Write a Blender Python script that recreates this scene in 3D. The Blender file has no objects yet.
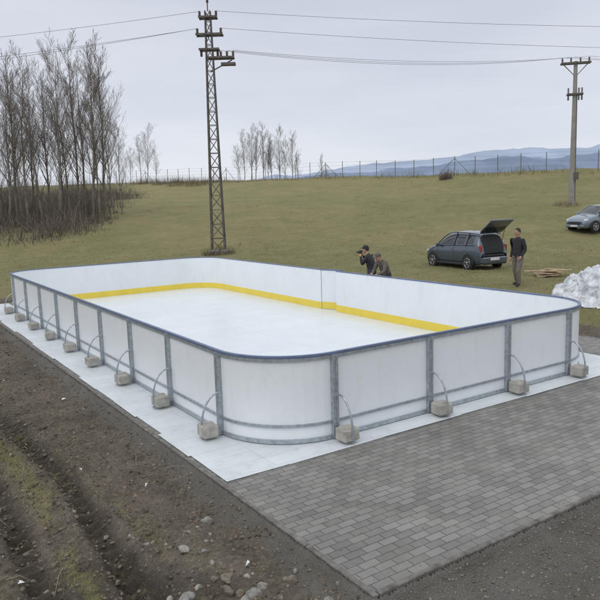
import bpy, numpy as np, math, random
from mathutils import Vector, Matrix
random.seed(7); rng=np.random.default_rng(7)
S=bpy.context.scene
COL=S.collection
# ------------------------------------------------------------------ site frame
CAM=Vector((-3.9339,-6.8440,3.1382)); YAW,PIT,ROL=0.5866,0.1461,0.0293
FX,FY=math.sin(YAW),math.cos(YAW); RX,RY=math.cos(YAW),-math.sin(YAW)
def W(a,e): return CAM.x+a*RX+e*FX, CAM.y+a*RY+e*FY
def AE(x,y):
    dx=x-CAM.x; dy=y-CAM.y
    return dx*RX+dy*RY, dx*FX+dy*FY
# ------------------------------------------------------------------ numpy noise
PERM=np.random.default_rng(3).random((256,256))
def vn(x,y):
    xi=np.floor(x).astype(int); yi=np.floor(y).astype(int); fx=x-xi; fy=y-yi
    fx=fx*fx*(3-2*fx); fy=fy*fy*(3-2*fy)
    g=lambda i,j: PERM[i&255,j&255]
    return (g(xi,yi)*(1-fx)+g(xi+1,yi)*fx)*(1-fy)+(g(xi,yi+1)*(1-fx)+g(xi+1,yi+1)*fx)*fy
def fbm(x,y,o=4):
    s=0;a=.5
    for i in range(o):
        s=s+a*(vn(x+17.3*i,y+9.1*i)-.5); x=x*2.03;y=y*2.03;a*=.5
    return s
def sst(t): t=np.clip(t,0,1); return t*t*(3-2*t)
def crest(a): return np.clip(87-.78*a,45,170)
PX0,PX1,PY0,PY1=-0.78,9.4,-3.05,17.6
def rutx(y): return -2.12+.07*np.sin(y*.9)-.02*y
def height(x,y):
    x=np.asarray(x,float);y=np.asarray(y,float)
    a,e=AE(x,y)
    ec=crest(a); zc=3.14+.0352*ec
    low=np.interp(e,[14,20,27,34,37],[0,.36,.36,.68,.86])
    t=(e-36)/(ec-36)
    up=.85+(zc-.85)*(t+.06*np.sin(t*6.283))
    z=np.where(e<36.5,low,up)
    z=np.where(e>ec,zc-np.clip((e-ec-6)*.05,0,9),z)
    z=z+fbm(x*.12,y*.12,3)*.6*sst((e-24)/20)
    dx=np.maximum(np.maximum(PX0-x,x-PX1),0);dy=np.maximum(np.maximum(PY0-y,y-PY1),0)
    d=np.hypot(dx,dy)
    z=z*sst(d/5)
    dl=np.maximum(PX0-x,0)*(y<PY1+2)
    drop=.10*sst(dl/.12)+.20*sst((dl-.4)/1.6)
    drop=drop*(1-sst((e-20)/9))
    df=np.maximum(PY0-y,0)
    drop2=.11*sst(df/.12)+.12*sst((df-.3)/1.5)
    z=z-np.maximum(drop,drop2*(e<14))
    out=sst(d/.3); near=1-sst((e-16)/14)
    z=z+out*near*(fbm(x*1.3,y*1.3,5)*.22+(fbm(x*6,y*6,5)+.35*np.abs(fbm(x*14,y*14,3)))*.13)
    rx=rutx(y); lug=.7+.3*np.sin(y*30+np.sin(y*3)*2)
    rut=np.exp(-((x-rx)/.11)**4)+np.exp(-((x-rx+.72)/.12)**4)
    ridge=np.exp(-((x-rx+.2)/.07)**2)+np.exp(-((x-rx-.2)/.08)**2)+np.exp(-((x-rx+.95)/.09)**2)+.7*np.exp(-((x-rx+.5)/.08)**2)
    z=z+near*(-.105*rut*lug+.06*ridge*(.6+.8*vn(y*2.5,x*3)))*(y<20)
    z=z+.03*fbm(x*2.2,y*2.2,3)*sst((e-14)/6)
    z=np.where(d<=0,-.09,z)
    return z
def H(x,y): return float(height(np.array([x]),np.array([y]))[0])
def WG(a,e,dz=0):
    x,y=W(a,e); return Vector((x,y,H(x,y)+dz))
# ------------------------------------------------------------------ materials
def nodes(m):
    m.use_nodes=True; nt=m.node_tree; return nt,nt.nodes,nt.links,nt.nodes['Principled BSDF']
def mat(name,c,rough=.6,metal=0,var=.15,scale=8,bump=0,bscale=40,spec=.5,coat=0):
    m=bpy.data.materials.new(name); nt,N,L,P=nodes(m)
    tc=N.new('ShaderNodeTexCoord'); no=N.new('ShaderNodeTexNoise'); no.inputs['Scale'].default_value=scale; no.inputs['Detail'].default_value=3
    L.new(tc.outputs['Object'],no.inputs['Vector'])
    r=N.new('ShaderNodeValToRGB'); r.color_ramp.elements[0].position=.3; r.color_ramp.elements[1].position=.7
    r.color_ramp.elements[0].color=(*[v*(1-var) for v in c],1); r.color_ramp.elements[1].color=(*[min(1,v*(1+var)) for v in c],1)
    L.new(no.outputs['Fac'],r.inputs['Fac']); L.new(r.outputs['Color'],P.inputs['Base Color'])
    P.inputs['Roughness'].default_value=rough; P.inputs['Metallic'].default_value=metal; P.inputs['Specular IOR Level'].default_value=spec
    P.inputs['Coat Weight'].default_value=coat; P.inputs['Coat Roughness'].default_value=.05
    if bump:
        n2=N.new('ShaderNodeTexNoise'); n2.inputs['Scale'].default_value=bscale; n2.inputs['Detail'].default_value=3
        L.new(tc.outputs['Object'],n2.inputs['Vector'])
        b=N.new('ShaderNodeBump'); b.inputs['Strength'].default_value=bump; b.inputs['Distance'].default_value=.02
        L.new(n2.outputs['Fac'],b.inputs['Height']); L.new(b.outputs['Normal'],P.inputs['Normal'])
    return m
# ------------------------------------------------------------------ mesh builder
class MB:
    def __init__(s): s.v=[];s.f=[];s.m=[];s.sm=[]
    def add(s,vs,fs,m=0,sm=False):
        o=len(s.v); s.v+= [tuple(p) for p in vs]; s.f+=[tuple(i+o for i in f) for f in fs]; s.m+=[m]*len(fs); s.sm+=[sm]*len(fs)
    def box(s,c,sz,m=0,rot=None):
        x,y,z=[k/2 for k in sz]; P=[Vector(p) for p in [(-x,-y,-z),(x,-y,-z),(x,y,-z),(-x,y,-z),(-x,-y,z),(x,-y,z),(x,y,z),(-x,y,z)]]
        if rot is not None: P=[rot@p for p in P]
        c=Vector(c); s.add([p+c for p in P],[(3,2,1,0),(4,5,6,7),(0,1,5,4),(1,2,6,5),(2,3,7,6),(3,0,4,7)],m)
    def cbox(s,c,sz,b=.012,m=0,rot=None):
        x,y,z=[k/2 for k in sz]; vs=[];
        for zz,ins in [(-z,b),(-z+b,0),(z-b,0),(z,b)]:
            X=x-ins;Y=y-ins
            vs+=[(-X+b,-Y,zz),(X-b,-Y,zz),(X,-Y+b,zz),(X,Y-b,zz),(X-b,Y,zz),(-X+b,Y,zz),(-X,Y-b,zz),(-X,-Y+b,zz)]
        vs=[Vector(p) for p in vs]
        if rot is not None: vs=[rot@p for p in vs]
        c=Vector(c); fs=[tuple(range(7,-1,-1)),tuple(range(24,32))]
        for k in range(3):
            for i in range(8):
                j=(i+1)%8; fs.append((k*8+i,k*8+j,k*8+8+j,k*8+8+i))
        s.add([p+c for p in vs],fs,m)
    def tube(s,pts,rad,n=8,m=0,cap=True,sm=True):
        pts=[Vector(p) for p in pts]
        if not hasattr(rad,'__len__'): rad=[rad]*len(pts)
        vs=[];u=None
        for i,p in enumerate(pts):
            d=(pts[min(i+1,len(pts)-1)]-pts[max(i-1,0)]).normalized()
            if u is None: u=d.orthogonal().normalized()
            u=(u-d*u.dot(d)).normalized(); w=d.cross(u)
            for k in range(n):
                t=2*math.pi*k/n; vs.append(p+(u*math.cos(t)+w*math.sin(t))*rad[i])
        fs=[]
        for i in range(len(pts)-1):
            for k in range(n):
                k2=(k+1)%n; fs.append((i*n+k,i*n+k2,(i+1)*n+k2,(i+1)*n+k))
        s.add(vs,fs,m,sm)
        if cap: s.add(vs[:n],[tuple(range(n-1,-1,-1))],m); s.add(vs[-n:],[tuple(range(n))],m)
    def sphere(s,c,r,m=0,seg=10,ring=7,rot=None):
        c=Vector(c); r=Vector(r) if hasattr(r,'__len__') else Vector((r,r,r)); vs=[]
        for i in range(ring+1):
            ph=math.pi*i/ring
            for k in range(seg):
                t=2*math.pi*k/seg; p=Vector((math.sin(ph)*math.cos(t)*r.x,math.sin(ph)*math.sin(t)*r.y,math.cos(ph)*r.z))
                vs.append((rot@p if rot is not None else p)+c)
        s.add(vs,[(i*seg+k,(i+1)*seg+k,(i+1)*seg+(k+1)%seg,i*seg+(k+1)%seg) for i in range(ring) for k in range(seg)],m,True)
    def obj(s,name,mats,parent=None,loc=None,rotz=None):
        me=bpy.data.meshes.new(name); me.from_pydata(s.v,[],s.f)
        for mm in mats: me.materials.append(mm)
        me.polygons.foreach_set('material_index',s.m); me.polygons.foreach_set('use_smooth',s.sm); me.update()
        o=bpy.data.objects.new(name,me); COL.objects.link(o)
        if parent: o.parent=parent
        if loc is not None: o.location=loc
        if rotz is not None: o.rotation_euler=(0,0,rotz)
        return o
def npobj(name,V,F,mats,mi=None,smooth=False):
    me=bpy.data.meshes.new(name); V=np.asarray(V,np.float32); F=np.asarray(F,np.int32); k=F.shape[1]
    me.vertices.add(len(V)); me.vertices.foreach_set('co',V.ravel())
    me.loops.add(F.size); me.loops.foreach_set('vertex_index',F.ravel())
    me.polygons.add(len(F)); me.polygons.foreach_set('loop_start',np.arange(0,F.size,k,dtype=np.int32))
    me.polygons.foreach_set('loop_total',np.full(len(F),k,dtype=np.int32))
    for m in mats: me.materials.append(m)
    if mi is not None: me.polygons.foreach_set('material_index',np.asarray(mi,np.int32))
    if smooth: me.polygons.foreach_set('use_smooth',np.ones(len(F),bool))
    me.update(calc_edges=True); me.validate()
    o=bpy.data.objects.new(name,me); COL.objects.link(o); return o
def empty(name,loc=(0,0,0),rz=0):
    o=bpy.data.objects.new(name,None); COL.objects.link(o); o.location=loc; o.rotation_euler=(0,0,rz); return o
# ------------------------------------------------------------------ ground
def axis(segs): 
    out=[]
    for a,b,st in segs: out+=list(np.arange(a,b,st))
    return out
g=lambda s,e,n: list(np.geomspace(s,e,n))
ea=[-v for v in g(8,3000,14)][::-1]+axis([(-7,3,.8),(3,10,.026),(10,14,.05),(14,24,.12),(24,50,.5),(50,130,1.2)])+g(130,7000,24)
aa=[-v for v in g(60,6000,18)][::-1]+axis([(-59,-12,.9),(-12,-8,.2),(-8,-4.5,.06),(-4.5,2.5,.03),(2.5,6,.05),(6,14,.12),(14,60,.9)])+g(60,6000,18)
A,E=np.meshgrid(np.array(aa),np.array(ea)); GX,GY=W(A,E); GZ=height(GX,GY)
far=np.hypot(A,E)>400; GZ=np.where(far,np.minimum(GZ,0),GZ)
ny,nx=A.shape; idx=np.arange(nx*ny).reshape(ny,nx)
F=np.stack([idx[:-1,:-1],idx[:-1,1:],idx[1:,1:],idx[1:,:-1]],-1).reshape(-1,4)
V=np.stack([GX,GY,GZ],-1).reshape(-1,3)
def masks(x,y):
    a,e=AE(x,y)
    dx=np.maximum(np.maximum(PX0-x,x-PX1),0);dy=np.maximum(np.maximum(PY0-y,y-PY1),0); d=np.hypot(dx,dy)
    n=fbm(x*.7,y*.7,4)*2
    grass=sst((d-.6+n*.6)/1.0)
    left=(x<PX0+.1)&(y<PY1+3)
    pn=fbm(x*3.2+5,y*.7,4); pf=fbm(x*9,y*9,3); u=x-rutx(y)
    gl=.30*sst((pn-.02+pf*.3)*6)*sst((PX0-.55-x)/.4)
    gl=np.maximum(gl,.62*np.exp(-((u+.36)/.16)**4)*sst((pn+pf*.4+.10)*6))      # strip between the ruts
    gl=np.maximum(gl,.85*sst((-u-.92+n*.15+pf*.25)/.25)*sst((pn+pf*.6+.18)*6))  # verge beyond the tracks
    gl=np.maximum(gl,.42*np.exp(-((u-.36)/.13)**4)*sst((pn+pf*.5+.02)*7))
    gl=np.maximum(gl, sst((e-23)/8))
    grass=np.where(left,gl,grass)
    fr=(y<PY0)&(x>PX0-1.2)
    grass=np.where(fr,.5*sst((-y-4.1+n)/1.2),grass)
    gravel=np.where(y<PY0,sst(1-(PY0-y-.5)/.9+n*.5),0)*(x>PX0-1.5)
    gravel=np.maximum(gravel,.7*sst(1-(PX0-x-.1)/.35+n*.4)*(x<PX0)*(y<PY1))
    return np.clip(grass,0,1),np.clip(gravel,0,1)
ground_mat=bpy.data.materials.new('ground_soil_grass')
nt,N,L,P=nodes(ground_mat)
geo=N.new('ShaderNodeNewGeometry')
def nz(scale,detail=4,rough=.6,sc=None):
    n=N.new('ShaderNodeTexNoise'); n.inputs['Scale'].default_value=scale; n.inputs['Detail'].default_value=detail; n.inputs['Roughness'].default_value=rough
    if sc:
        mp=N.new('ShaderNodeMapping'); mp.inputs['Scale'].default_value=sc; L.new(geo.outputs['Position'],mp.inputs['Vector']); L.new(mp.outputs[0],n.inputs['Vector'])
    else: L.new(geo.outputs['Position'],n.inputs['Vector'])
    return n.outputs['Fac']
def ramp(src,stops):
    r=N.new('ShaderNodeValToRGB'); e=r.color_ramp.elements
    while len(e)<len(stops): e.new(.5)
    for el,(p,c) in zip(e,stops): el.position=p; el.color=(*c,1) if len(c)==3 else c
    L.new(src,r.inputs['Fac']); return r.outputs['Color']
def mix(f,a,b,mode='MIX'):
    m=N.new('ShaderNodeMix'); m.data_type='RGBA'; m.blend_type=mode
    if isinstance(f,(int,float)): m.inputs[0].default_value=f
    else: L.new(f,m.inputs[0])
    for s,i in ((a,6),(b,7)):
        if isinstance(s,tuple): m.inputs[i].default_value=(*s,1)
        else: L.new(s,m.inputs[i])
    return m.outputs[2]
def math_(op,a,b=None):
    m=N.new('ShaderNodeMath'); m.operation=op
    for i,s in enumerate((a,b)):
        if s is None: continue
        if isinstance(s,(int,float)): m.inputs[i].default_value=s
        else: L.new(s,m.inputs[i])
    return m.outputs[0]
def attr(n):
    a=N.new('ShaderNodeAttribute'); a.attribute_name=n; return a.outputs['Fac']
n_a=nz(1.7,5); n_b=nz(22,5,.7); n_c=nz(70,3,.75)
dirt=mix(.5,ramp(n_a,[(.32,(.105,.085,.062)),(.5,(.19,.158,.122)),(.68,(.285,.245,.195))]),ramp(n_b,[(.3,(.055,.042,.03)),(.52,(.17,.14,.106)),(.72,(.38,.34,.28))]))
dirt=mix(math_('MULTIPLY',attr('wet'),.72),dirt,(.043,.035,.027))
gravelc=mix(.6,ramp(n_c,[(.35,(.08,.072,.063)),(.5,(.18,.168,.15)),(.68,(.36,.345,.315))]),ramp(n_a,[(.3,(.13,.118,.10)),(.7,(.235,.22,.195))]))
g1=ramp(nz(.085,5,.65),[(.32,(.155,.17,.06)),(.44,(.23,.225,.09)),(.54,(.33,.28,.14)),(.62,(.27,.245,.105)),(.70,(.185,.195,.07))])
g2=ramp(nz(2.2,5,.75),[(.3,(.11,.115,.04)),(.5,(.24,.225,.10)),(.7,(.45,.385,.22))])
g3=ramp(nz(.5,5,.75),[(.36,(.135,.14,.05)),(.5,(.25,.23,.10)),(.62,(.38,.32,.18))])
g4=ramp(n_b,[(.3,(.08,.085,.03)),(.55,(.25,.23,.105)),(.75,(.46,.41,.255))])
grassc=mix(.3,mix(.35,mix(.42,g1,g3),g2),g4)
gsum=math_('ADD',attr('grass'),math_('MULTIPLY',math_('SUBTRACT',nz(9,5,.8),.5),2.0))
gm=N.new('ShaderNodeMapRange'); gm.inputs[1].default_value=.32; gm.inputs[2].default_value=.72; L.new(gsum,gm.inputs[0])
gr=math_('ADD',attr('gravel'),math_('MULTIPLY',math_('SUBTRACT',n_b,.5),.9)); gm2=N.new('ShaderNodeMapRange'); gm2.inputs[1].default_value=.25; gm2.inputs[2].default_value=.6; L.new(gr,gm2.inputs[0])
c=mix(gm.outputs[0],mix(gm2.outputs[0],dirt,gravelc),grassc)
L.new(c,P.inputs['Base Color']); P.inputs['Specular IOR Level'].default_value=.3
rr=math_('SUBTRACT',.92,math_('MULTIPLY',attr('wet'),.5)); L.new(rr,P.inputs['Roughness'])
b=N.new('ShaderNodeBump'); b.inputs['Strength'].default_value=1; b.inputs['Distance'].default_value=.06
L.new(math_('ADD',n_b,math_('MULTIPLY',n_c,.35)),b.inputs['Height']); L.new(b.outputs['Normal'],P.inputs['Normal'])
ground=npobj('ground',V,F,[ground_mat],smooth=True)
gra,grv=masks(V[:,0],V[:,1])
rx=rutx(V[:,1]); wet=np.exp(-((V[:,0]-rx)/.13)**4)+np.exp(-((V[:,0]-rx+.72)/.14)**4)+.7*sst((fbm(V[:,0]*.9+3,V[:,1]*.9,4)-.08)*8)
wet=wet*(V[:,1]<18)*(V[:,0]<PX0+8)*(1-grv*.6)
for nme,arr in (('grass',gra),('gravel',grv),('wet',np.clip(wet,0,1))):
    at=ground.data.attributes.new(nme,'FLOAT','POINT'); at.data.foreach_set('value',arr.astype(np.float32))
# ------------------------------------------------------------------ pavement
pm=bpy.data.materials.new('concrete_pavers'); nt,N,L,P=nodes(pm)
geo=N.new('ShaderNodeNewGeometry')
br=N.new('ShaderNodeTexBrick'); L.new(geo.outputs['Position'],br.inputs['Vector'])
br.inputs['Scale'].default_value=1; br.inputs['Brick Width'].default_value=.2; br.inputs['Row Height'].default_value=.1; br.inputs['Mortar Size'].default_value=.005; br.inputs['Mortar Smooth'].default_value=.4; br.inputs['Bias'].default_value=-.2
br.inputs['Color1'].default_value=(.215,.206,.192,1); br.inputs['Color2'].default_value=(.335,.322,.302,1); br.inputs['Mortar'].default_value=(.095,.088,.077,1)
c=mix(.55,br.outputs['Color'],ramp(nz(.8,5),[(.3,(.5,.5,.5)),(.7,(1,1,1))]),'MULTIPLY')
c=mix(.4,c,ramp(nz(90,3,.7),[(.3,(.4,.4,.4)),(.7,(1,1,1))]),'MULTIPLY')
sand=N.new('ShaderNodeMapRange'); sand.inputs[1].default_value=.47; sand.inputs[2].default_value=.68; L.new(nz(1.9,5,.78),sand.inputs[0])
c=mix(math_('MULTIPLY',sand.outputs[0],.45),c,(.27,.255,.225))
L.new(c,P.inputs['Base Color'])
L.new(ramp(nz(2.2,4),[(.35,(.36,)*3),(.65,(.75,)*3)]),P.inputs['Roughness'])
b=N.new('ShaderNodeBump'); b.inputs['Strength'].default_value=.8; b.inputs['Distance'].default_value=.008
L.new(math_('SUBTRACT',math_('MULTIPLY',nz(60,3),.4),br.outputs['Fac']),b.inputs['Height']); L.new(b.outputs['Normal'],P.inputs['Normal'])
m_kerb=mat('kerb_concrete',(.17,.16,.145),.9,0,.4,9,.7,50)
mb=MB()
mb.box(((PX0+PX1)/2,(PY0+PY1)/2,-.045),(PX1-PX0-.1,PY1-PY0-.1,.09),0)
pavement=mb.obj('pavement',[pm])
mb=MB()
def kerbline(x0,y0,x1,y1):
    n=max(1,int(round(math.hypot(x1-x0,y1-y0)/1.0))); L_=math.hypot(x1-x0,y1-y0)/n
    an=math.atan2(y1-y0,x1-x0)
    for i in range(n):
        t=(i+.5)/n; mb.cbox((x0+(x1-x0)*t,y0+(y1-y0)*t,-.085+random.uniform(-.006,.004)),(L_-.006,.055,.2),.008,0,Matrix.Rotation(an+random.uniform(-.006,.006),3,'Z'))
kerbline(PX0+.02,PY0-.005,PX0+.02,PY1);kerbline(PX0+.05,PY0+.02,PX1,PY0+.02);kerbline(PX1-.02,PY0+.05,PX1-.02,PY1)
mb.obj('kerb',[m_kerb])
# ------------------------------------------------------------------ rink
SP=1.729; R=1.103; RW=2*R+3*SP-.13; RL=2*R+8*SP+.35
def mwhite(name,c,rough,stain,seam=None):
    m=bpy.data.materials.new(name); global nt,N,L,P,geo
    nt,N,L,P=nodes(m); geo=N.new('ShaderNodeNewGeometry')
    col=mix(1,c,ramp(nz(1.3,4,.6),[(.3,(1-stain,)*3),(.65,(1,1,1))]),'MULTIPLY')
    col=mix(1,col,ramp(nz(5,5,.75,(1,1,.3)),[(.25,(1-stain*1.6,1-stain*1.65,1-stain*1.8)),(.47,(1,1,1))]),'MULTIPLY')
    if seam:
        b2=N.new('ShaderNodeTexBrick'); L.new(geo.outputs['Position'],b2.inputs['Vector']); b2.offset=0
        b2.inputs['Scale'].default_value=1; b2.inputs['Brick Width'].default_value=seam[0]; b2.inputs['Row Height'].default_value=seam[1]; b2.inputs['Mortar Size'].default_value=.004
        b2.inputs['Color1'].default_value=(1,1,1,1); b2.inputs['Color2'].default_value=(.955,.96,.965,1); b2.inputs['Mortar'].default_value=(.7,.72,.73,1)
        col=mix(1,col,b2.outputs['Color'],'MULTIPLY')
    L.new(col,P.inputs['Base Color']); P.inputs['Roughness'].default_value=rough
    return m
m_board=mwhite('white_hdpe_board',(.82,.85,.875),.35,.05)
m_ice=mwhite('synthetic_ice',(.77,.815,.85),.25,.06,(2.0,1.0))
m_sheet=mwhite('white_base_sheet',(.71,.75,.765),.4,.13,(3.0,.3))
m_yel=mat('yellow_kickplate',(.83,.64,.08),.4,0,.05,3)
m_blue=mat('blue_top_rail',(.13,.17,.28),.4,0,.12,5)
m_galv=mat('galvanised_steel',(.40,.44,.47),.42,.6,.22,20)
m_block=mat('concrete_block',(.38,.36,.325),.9,0,.25,9,.6,40)
rink=empty('ice_rink')
def path(off,n=12):
    pts=[]
    def arc(cx,cy,a0):
        for i in range(n+1):
            t=math.radians(a0+90*i/n); pts.append((cx+(R+off)*math.cos(t),cy+(R+off)*math.sin(t)))
    arc(R,R,180); arc(RW-R,R,270); arc(RW-R,RL-R,0); arc(R,RL-R,90)
    return pts
GY0,GY1=8.12,8.86  # gate opening in the far long side
def strip(mb,o0,o1,z0,z1,m=0):
    a=path(o0);b=path(o1)
    def dens(p):
        q=[]; n=len(p)
        for i in range(n):
            q.append(p[i]); p0,p1=p[i],p[(i+1)%n]
            if abs(p0[0]-p1[0])<1e-6 and p0[0]>RW/2 and abs(p1[1]-p0[1])>3:
                q.append((p0[0],GY0)); q.append((p0[0],GY1))
        return q
    a=dens(a);b=dens(b); n=len(a)
    for i in range(n):
        j=(i+1)%n
        if abs(a[i][1]-GY0)<1e-6 and abs(a[j][1]-GY1)<1e-6 and a[i][0]>RW/2: continue
        vs=[(*a[i],z0),(*a[j],z0),(*b[j],z0),(*b[i],z0),(*a[i],z1),(*a[j],z1),(*b[j],z1),(*b[i],z1)]
        fs=[(0,1,2,3),(7,6,5,4),(1,0,4,5),(3,2,6,7)]
        if abs(a[j][1]-GY0)<1e-6 or abs(a[i][1]-GY1)<1e-6: fs+=[(0,3,7,4),(2,1,5,6)]
        mb.add(vs,fs,m)
mb=MB(); strip(mb,-.012,0,.03,1.17); mb.obj('boards',[m_board],rink)
mb=MB(); strip(mb,-.020,-.0125,.032,.225); mb.obj('kick_band',[m_yel],rink)
mb=MB(); strip(mb,-.020,.028,1.168,1.197); mb.obj('top_rail',[m_blue],rink)
mb=MB(); strip(mb,.001,.032,.03,.08); strip(mb,.001,.028,.245,.28); strip(mb,.001,.026,1.12,1.163)
posts=[]
for k in range(9): posts.append((0,R+k*SP,-1,0))
for k in range(4):
    xx=R+k*SP-(.13 if k==3 else 0); posts.append((xx,0,0,-1)); posts.append((xx,RL,0,1))
for k in range(9): posts.append((RW,R+k*SP+.15,1,0))
for (x,y,nx,ny) in posts:
    tx,ty=-ny,nx
    if nx==1 and GY0-.2<y<GY1+.2: continue
    for s in (-.023,.023):
        mb.box((x+nx*.029+tx*s,y+ny*.029+ty*s,.60),((.042,.054,1.13) if nx==0 else (.054,.042,1.13)))
for s in (GY0-.03,GY1+.03): mb.box((RW+.028,s,.6),(.055,.06,1.13))
mb.obj('steel_posts',[m_galv],rink)
mb=MB(); mk=MB(); ms_=MB()
for (x,y,nx,ny) in posts:
    if nx==1 and GY0-.2<y<GY1+.2: continue
    tx,ty=-ny,nx; jx=random.uniform(-.02,.02)
    n_=Vector((nx,ny,0)); t_=Vector((tx,ty,0)); p=Vector((x,y,0))+t_*.05
    pts=[]
    for i in range(11):
        th=math.pi/2*i/10; pts.append(p+n_*(.06+.27*math.sin(th)) +Vector((0,0,.16+.46*math.cos(th))))
    pts.append(pts[-1]+Vector((0,0,-.10)))
    mb.tube(pts,.014,8)
    mb.tube([p+n_*.03+Vector((0,0,.62)),p+n_*.07+Vector((0,0,.62))],.014,8)
    mb.box(p+n_*.18+Vector((0,0,.045)),(.34 if nx else .04,.34 if ny else .04,.012))
    an=random.uniform(-.14,.14)
    mk.cbox(p+n_*(.235+jx)+Vector((0,0,.047+.085)),(.22,.25,.165) if nx else (.25,.22,.165),.016,0,Matrix.Rotation(an,3,'Z'))
    for z in (.1,.3,.62,1.1): ms_.tube([Vector((x,y,z))+n_*.055,Vector((x,y,z))+n_*.066],.011,6)
mb.obj('support_struts',[m_galv],rink); mk.obj('ballast_blocks',[m_block],rink); ms_.obj('bolts',[m_galv],rink)
mb=MB(); pp=path(-.021); mb.add([(x,y,.03) for x,y in pp],[tuple(range(len(pp)))]); mb.obj('ice_surface',[m_ice],rink)
mb=MB()
def sheet(x0,y0,x1,y1,z,t=.006):
    rz=random.uniform(-.008,.008); mb.box(((x0+x1)/2,(y0+y1)/2,z),(x1-x0,y1-y0,t),0,Matrix.Rotation(rz,3,'Z')@Matrix.Rotation(random.uniform(-.003,.003),3,'X'))
mb.box((RW/2,RL/2,.012),(RW+.06,RL+.06,.012))
y=-.36;i=0
while y<RL+.4:
    sheet(-.70+random.uniform(-.03,.04),y,0.2,y+1.0,.010+.0035*(i%2)); y+=.985;i+=1
x=.15
while x<RW+.4:
    sheet(x,-.36+random.uniform(-.02,.02),min(x+1.5,RW+.62),.2,.0095+.0035*(i%2)); x+=1.485;i+=1
y=.15
while y<RL: sheet(RW-.2,y,RW+.62,y+1.5,.0095+.0035*(i%2)); y+=1.49;i+=1
mb.obj('base_sheets',[m_sheet],rink)
mb=MB(); gl=GY1-GY0-.04
mb.box((0,-gl/2,.6),(.012,gl,1.12),0); mb.box((0,-gl/2,1.18),(.045,gl,.035),1); mb.box((-.011,-gl/2,.135),(.008,gl-.01,.2),2)
for s in (-.03,-gl+.03): mb.box((.025,s,.59),(.034,.045,1.1),3)
for z in (.07,.27,1.1): mb.box((.022,-gl/2,z),(.028,gl-.1,.04),3)
mb.obj('gate',[m_board,m_blue,m_yel,m_galv],rink,loc=(RW+.02,GY1,0),rotz=math.radians(20))
# ------------------------------------------------------------------ utility poles
m_steel=mat('rusty_lattice_steel',(.13,.115,.105),.75,.2,.3,6)
m_ins=mat('insulator',(.12,.07,.05),.3)
m_conc=mat('pole_concrete',(.30,.285,.26),.9,0,.15,3,.3,30)
m_wire=mat('wire',(.20,.20,.21),.6,.3)
def strut(mb,a,b,w=.06,m=0): mb.tube([a,b],w*.6,4,m,False,False)
pb=WG(-4.08,34.0); 
mb=MB(); Ht=11.75
def lw(z): return .28*(1-z/Ht)+.16
n=18; zs=[Ht*(1-(1-i/n)**1.12) for i in range(n+1)]
cs=[(1,1),(-1,1),(-1,-1),(1,-1)]
for i in range(n):
    for k in range(4):
        a=cs[k];b2=cs[(k+1)%4]; w0,w1=lw(zs[i])*.5*1.5,lw(zs[i+1])*.5*1.5
        strut(mb,(a[0]*w0,a[1]*w0,zs[i]),(a[0]*w1,a[1]*w1,zs[i+1]),.075)
        if (i+k)%2: strut(mb,(a[0]*w0,a[1]*w0,zs[i]),(b2[0]*w1,b2[1]*w1,zs[i+1]),.04)
        else: strut(mb,(b2[0]*w0,b2[1]*w0,zs[i]),(a[0]*w1,a[1]*w1,zs[i+1]),.04)
        strut(mb,(a[0]*w0,a[1]*w0,zs[i]),(b2[0]*w0,b2[1]*w0,zs[i]),.035)
mb.cbox((0,0,-.2),(1.0,1.0,.7),.05,1)
def ins(mb,p,h=.28,m=2,up=1):
    for j in range(4): mb.tube([Vector(p)+Vector((0,0,up*h*j/4)),Vector(p)+Vector((0,0,up*h*(j+.8)/4))],[.075,.04],8,m)
def arm(z,x0,x1,xs,up=1):
    mb.box(((x0+x1)/2,.2,z),(x1-x0,.08,.09)); mb.box(((x0+x1)/2,-.2,z),(x1-x0,.08,.09))
    for x in xs:
        ins(mb,(x,0,z+.05*up),.28,2,up); mb.box((x,0,z),(.08,.44,.06))
arm(11.45,-.45,.45,(-.4,.4)); arm(10.65,-.62,.7,(-.55,.6)); 
mb.tube([(0,0,Ht),(0,0,Ht+.55)],.03,6); ins(mb,(0,0,Ht+.4),.25)
arm(9.55,-.1,1.2,(.55,.85,1.15)); arm(9.95,-.5,.5,(-.4,.4),-1)
mb.box((.9,0,9.25),(.7,.35,.12)); mb.tube([(.0,.0,8.9),(1.1,0,9.45)],.03,6)
pyl=mb.obj('lattice_power_pylon',[m_steel,m_conc,m_ins]); pyl.location=pb; pyl.rotation_euler=(0,0,-YAW)
cpb=WG(19.0,46.4)
mb=MB(); Hc=9.5
mb.tube([(0,0,-.5),(0,0,Hc)],[.22,.12],12,0)
mb.box((0,.16,Hc-.12),(1.9,.1,.12),1); mb.box((0,-.16,Hc-.12),(1.9,.1,.12),1)
for x in (-.85,-.3,.3,.85): ins(mb,(x,.0,Hc-.05),.3,2); mb.box((x,0,Hc-.1),(.08,.36,.06),1)
mb.box((0,0,Hc-2.15),(1.0,.5,.12),1)
for x in (-.42,0.25,.45): ins(mb,(x,0,Hc-2.1),.4,2); ins(mb,(x,0,Hc-2.2),.35,2,-1)
mb.tube([(-.8,0,Hc-.15),(0,0,Hc-1.0),(.8,0,Hc-.15)],.03,6,1)
mb.box((.2,-.2,1.9),(.3,.25,.5),1); mb.tube([(.18,-.12,.2),(.12,-.1,Hc-2.2)],.03,6,1)
cpo=mb.obj('concrete_utility_pole',[m_conc,m_steel,m_ins]); cpo.location=cpb; cpo.rotation_euler=(0,0,-YAW-.2)
mb=MB()
def wire(p,q,sag,r=.009,n=24):
    p=Vector(p);q=Vector(q); mb.tube([p.lerp(q,i/n)-Vector((0,0,sag*4*(i/n)*(1-i/n))) for i in range(n+1)],r,4,0,False)
def lp(x,z,base=pb,an=-YAW): return Vector((base.x+x*math.cos(an),base.y+x*math.sin(an),base.z+z))
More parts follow.
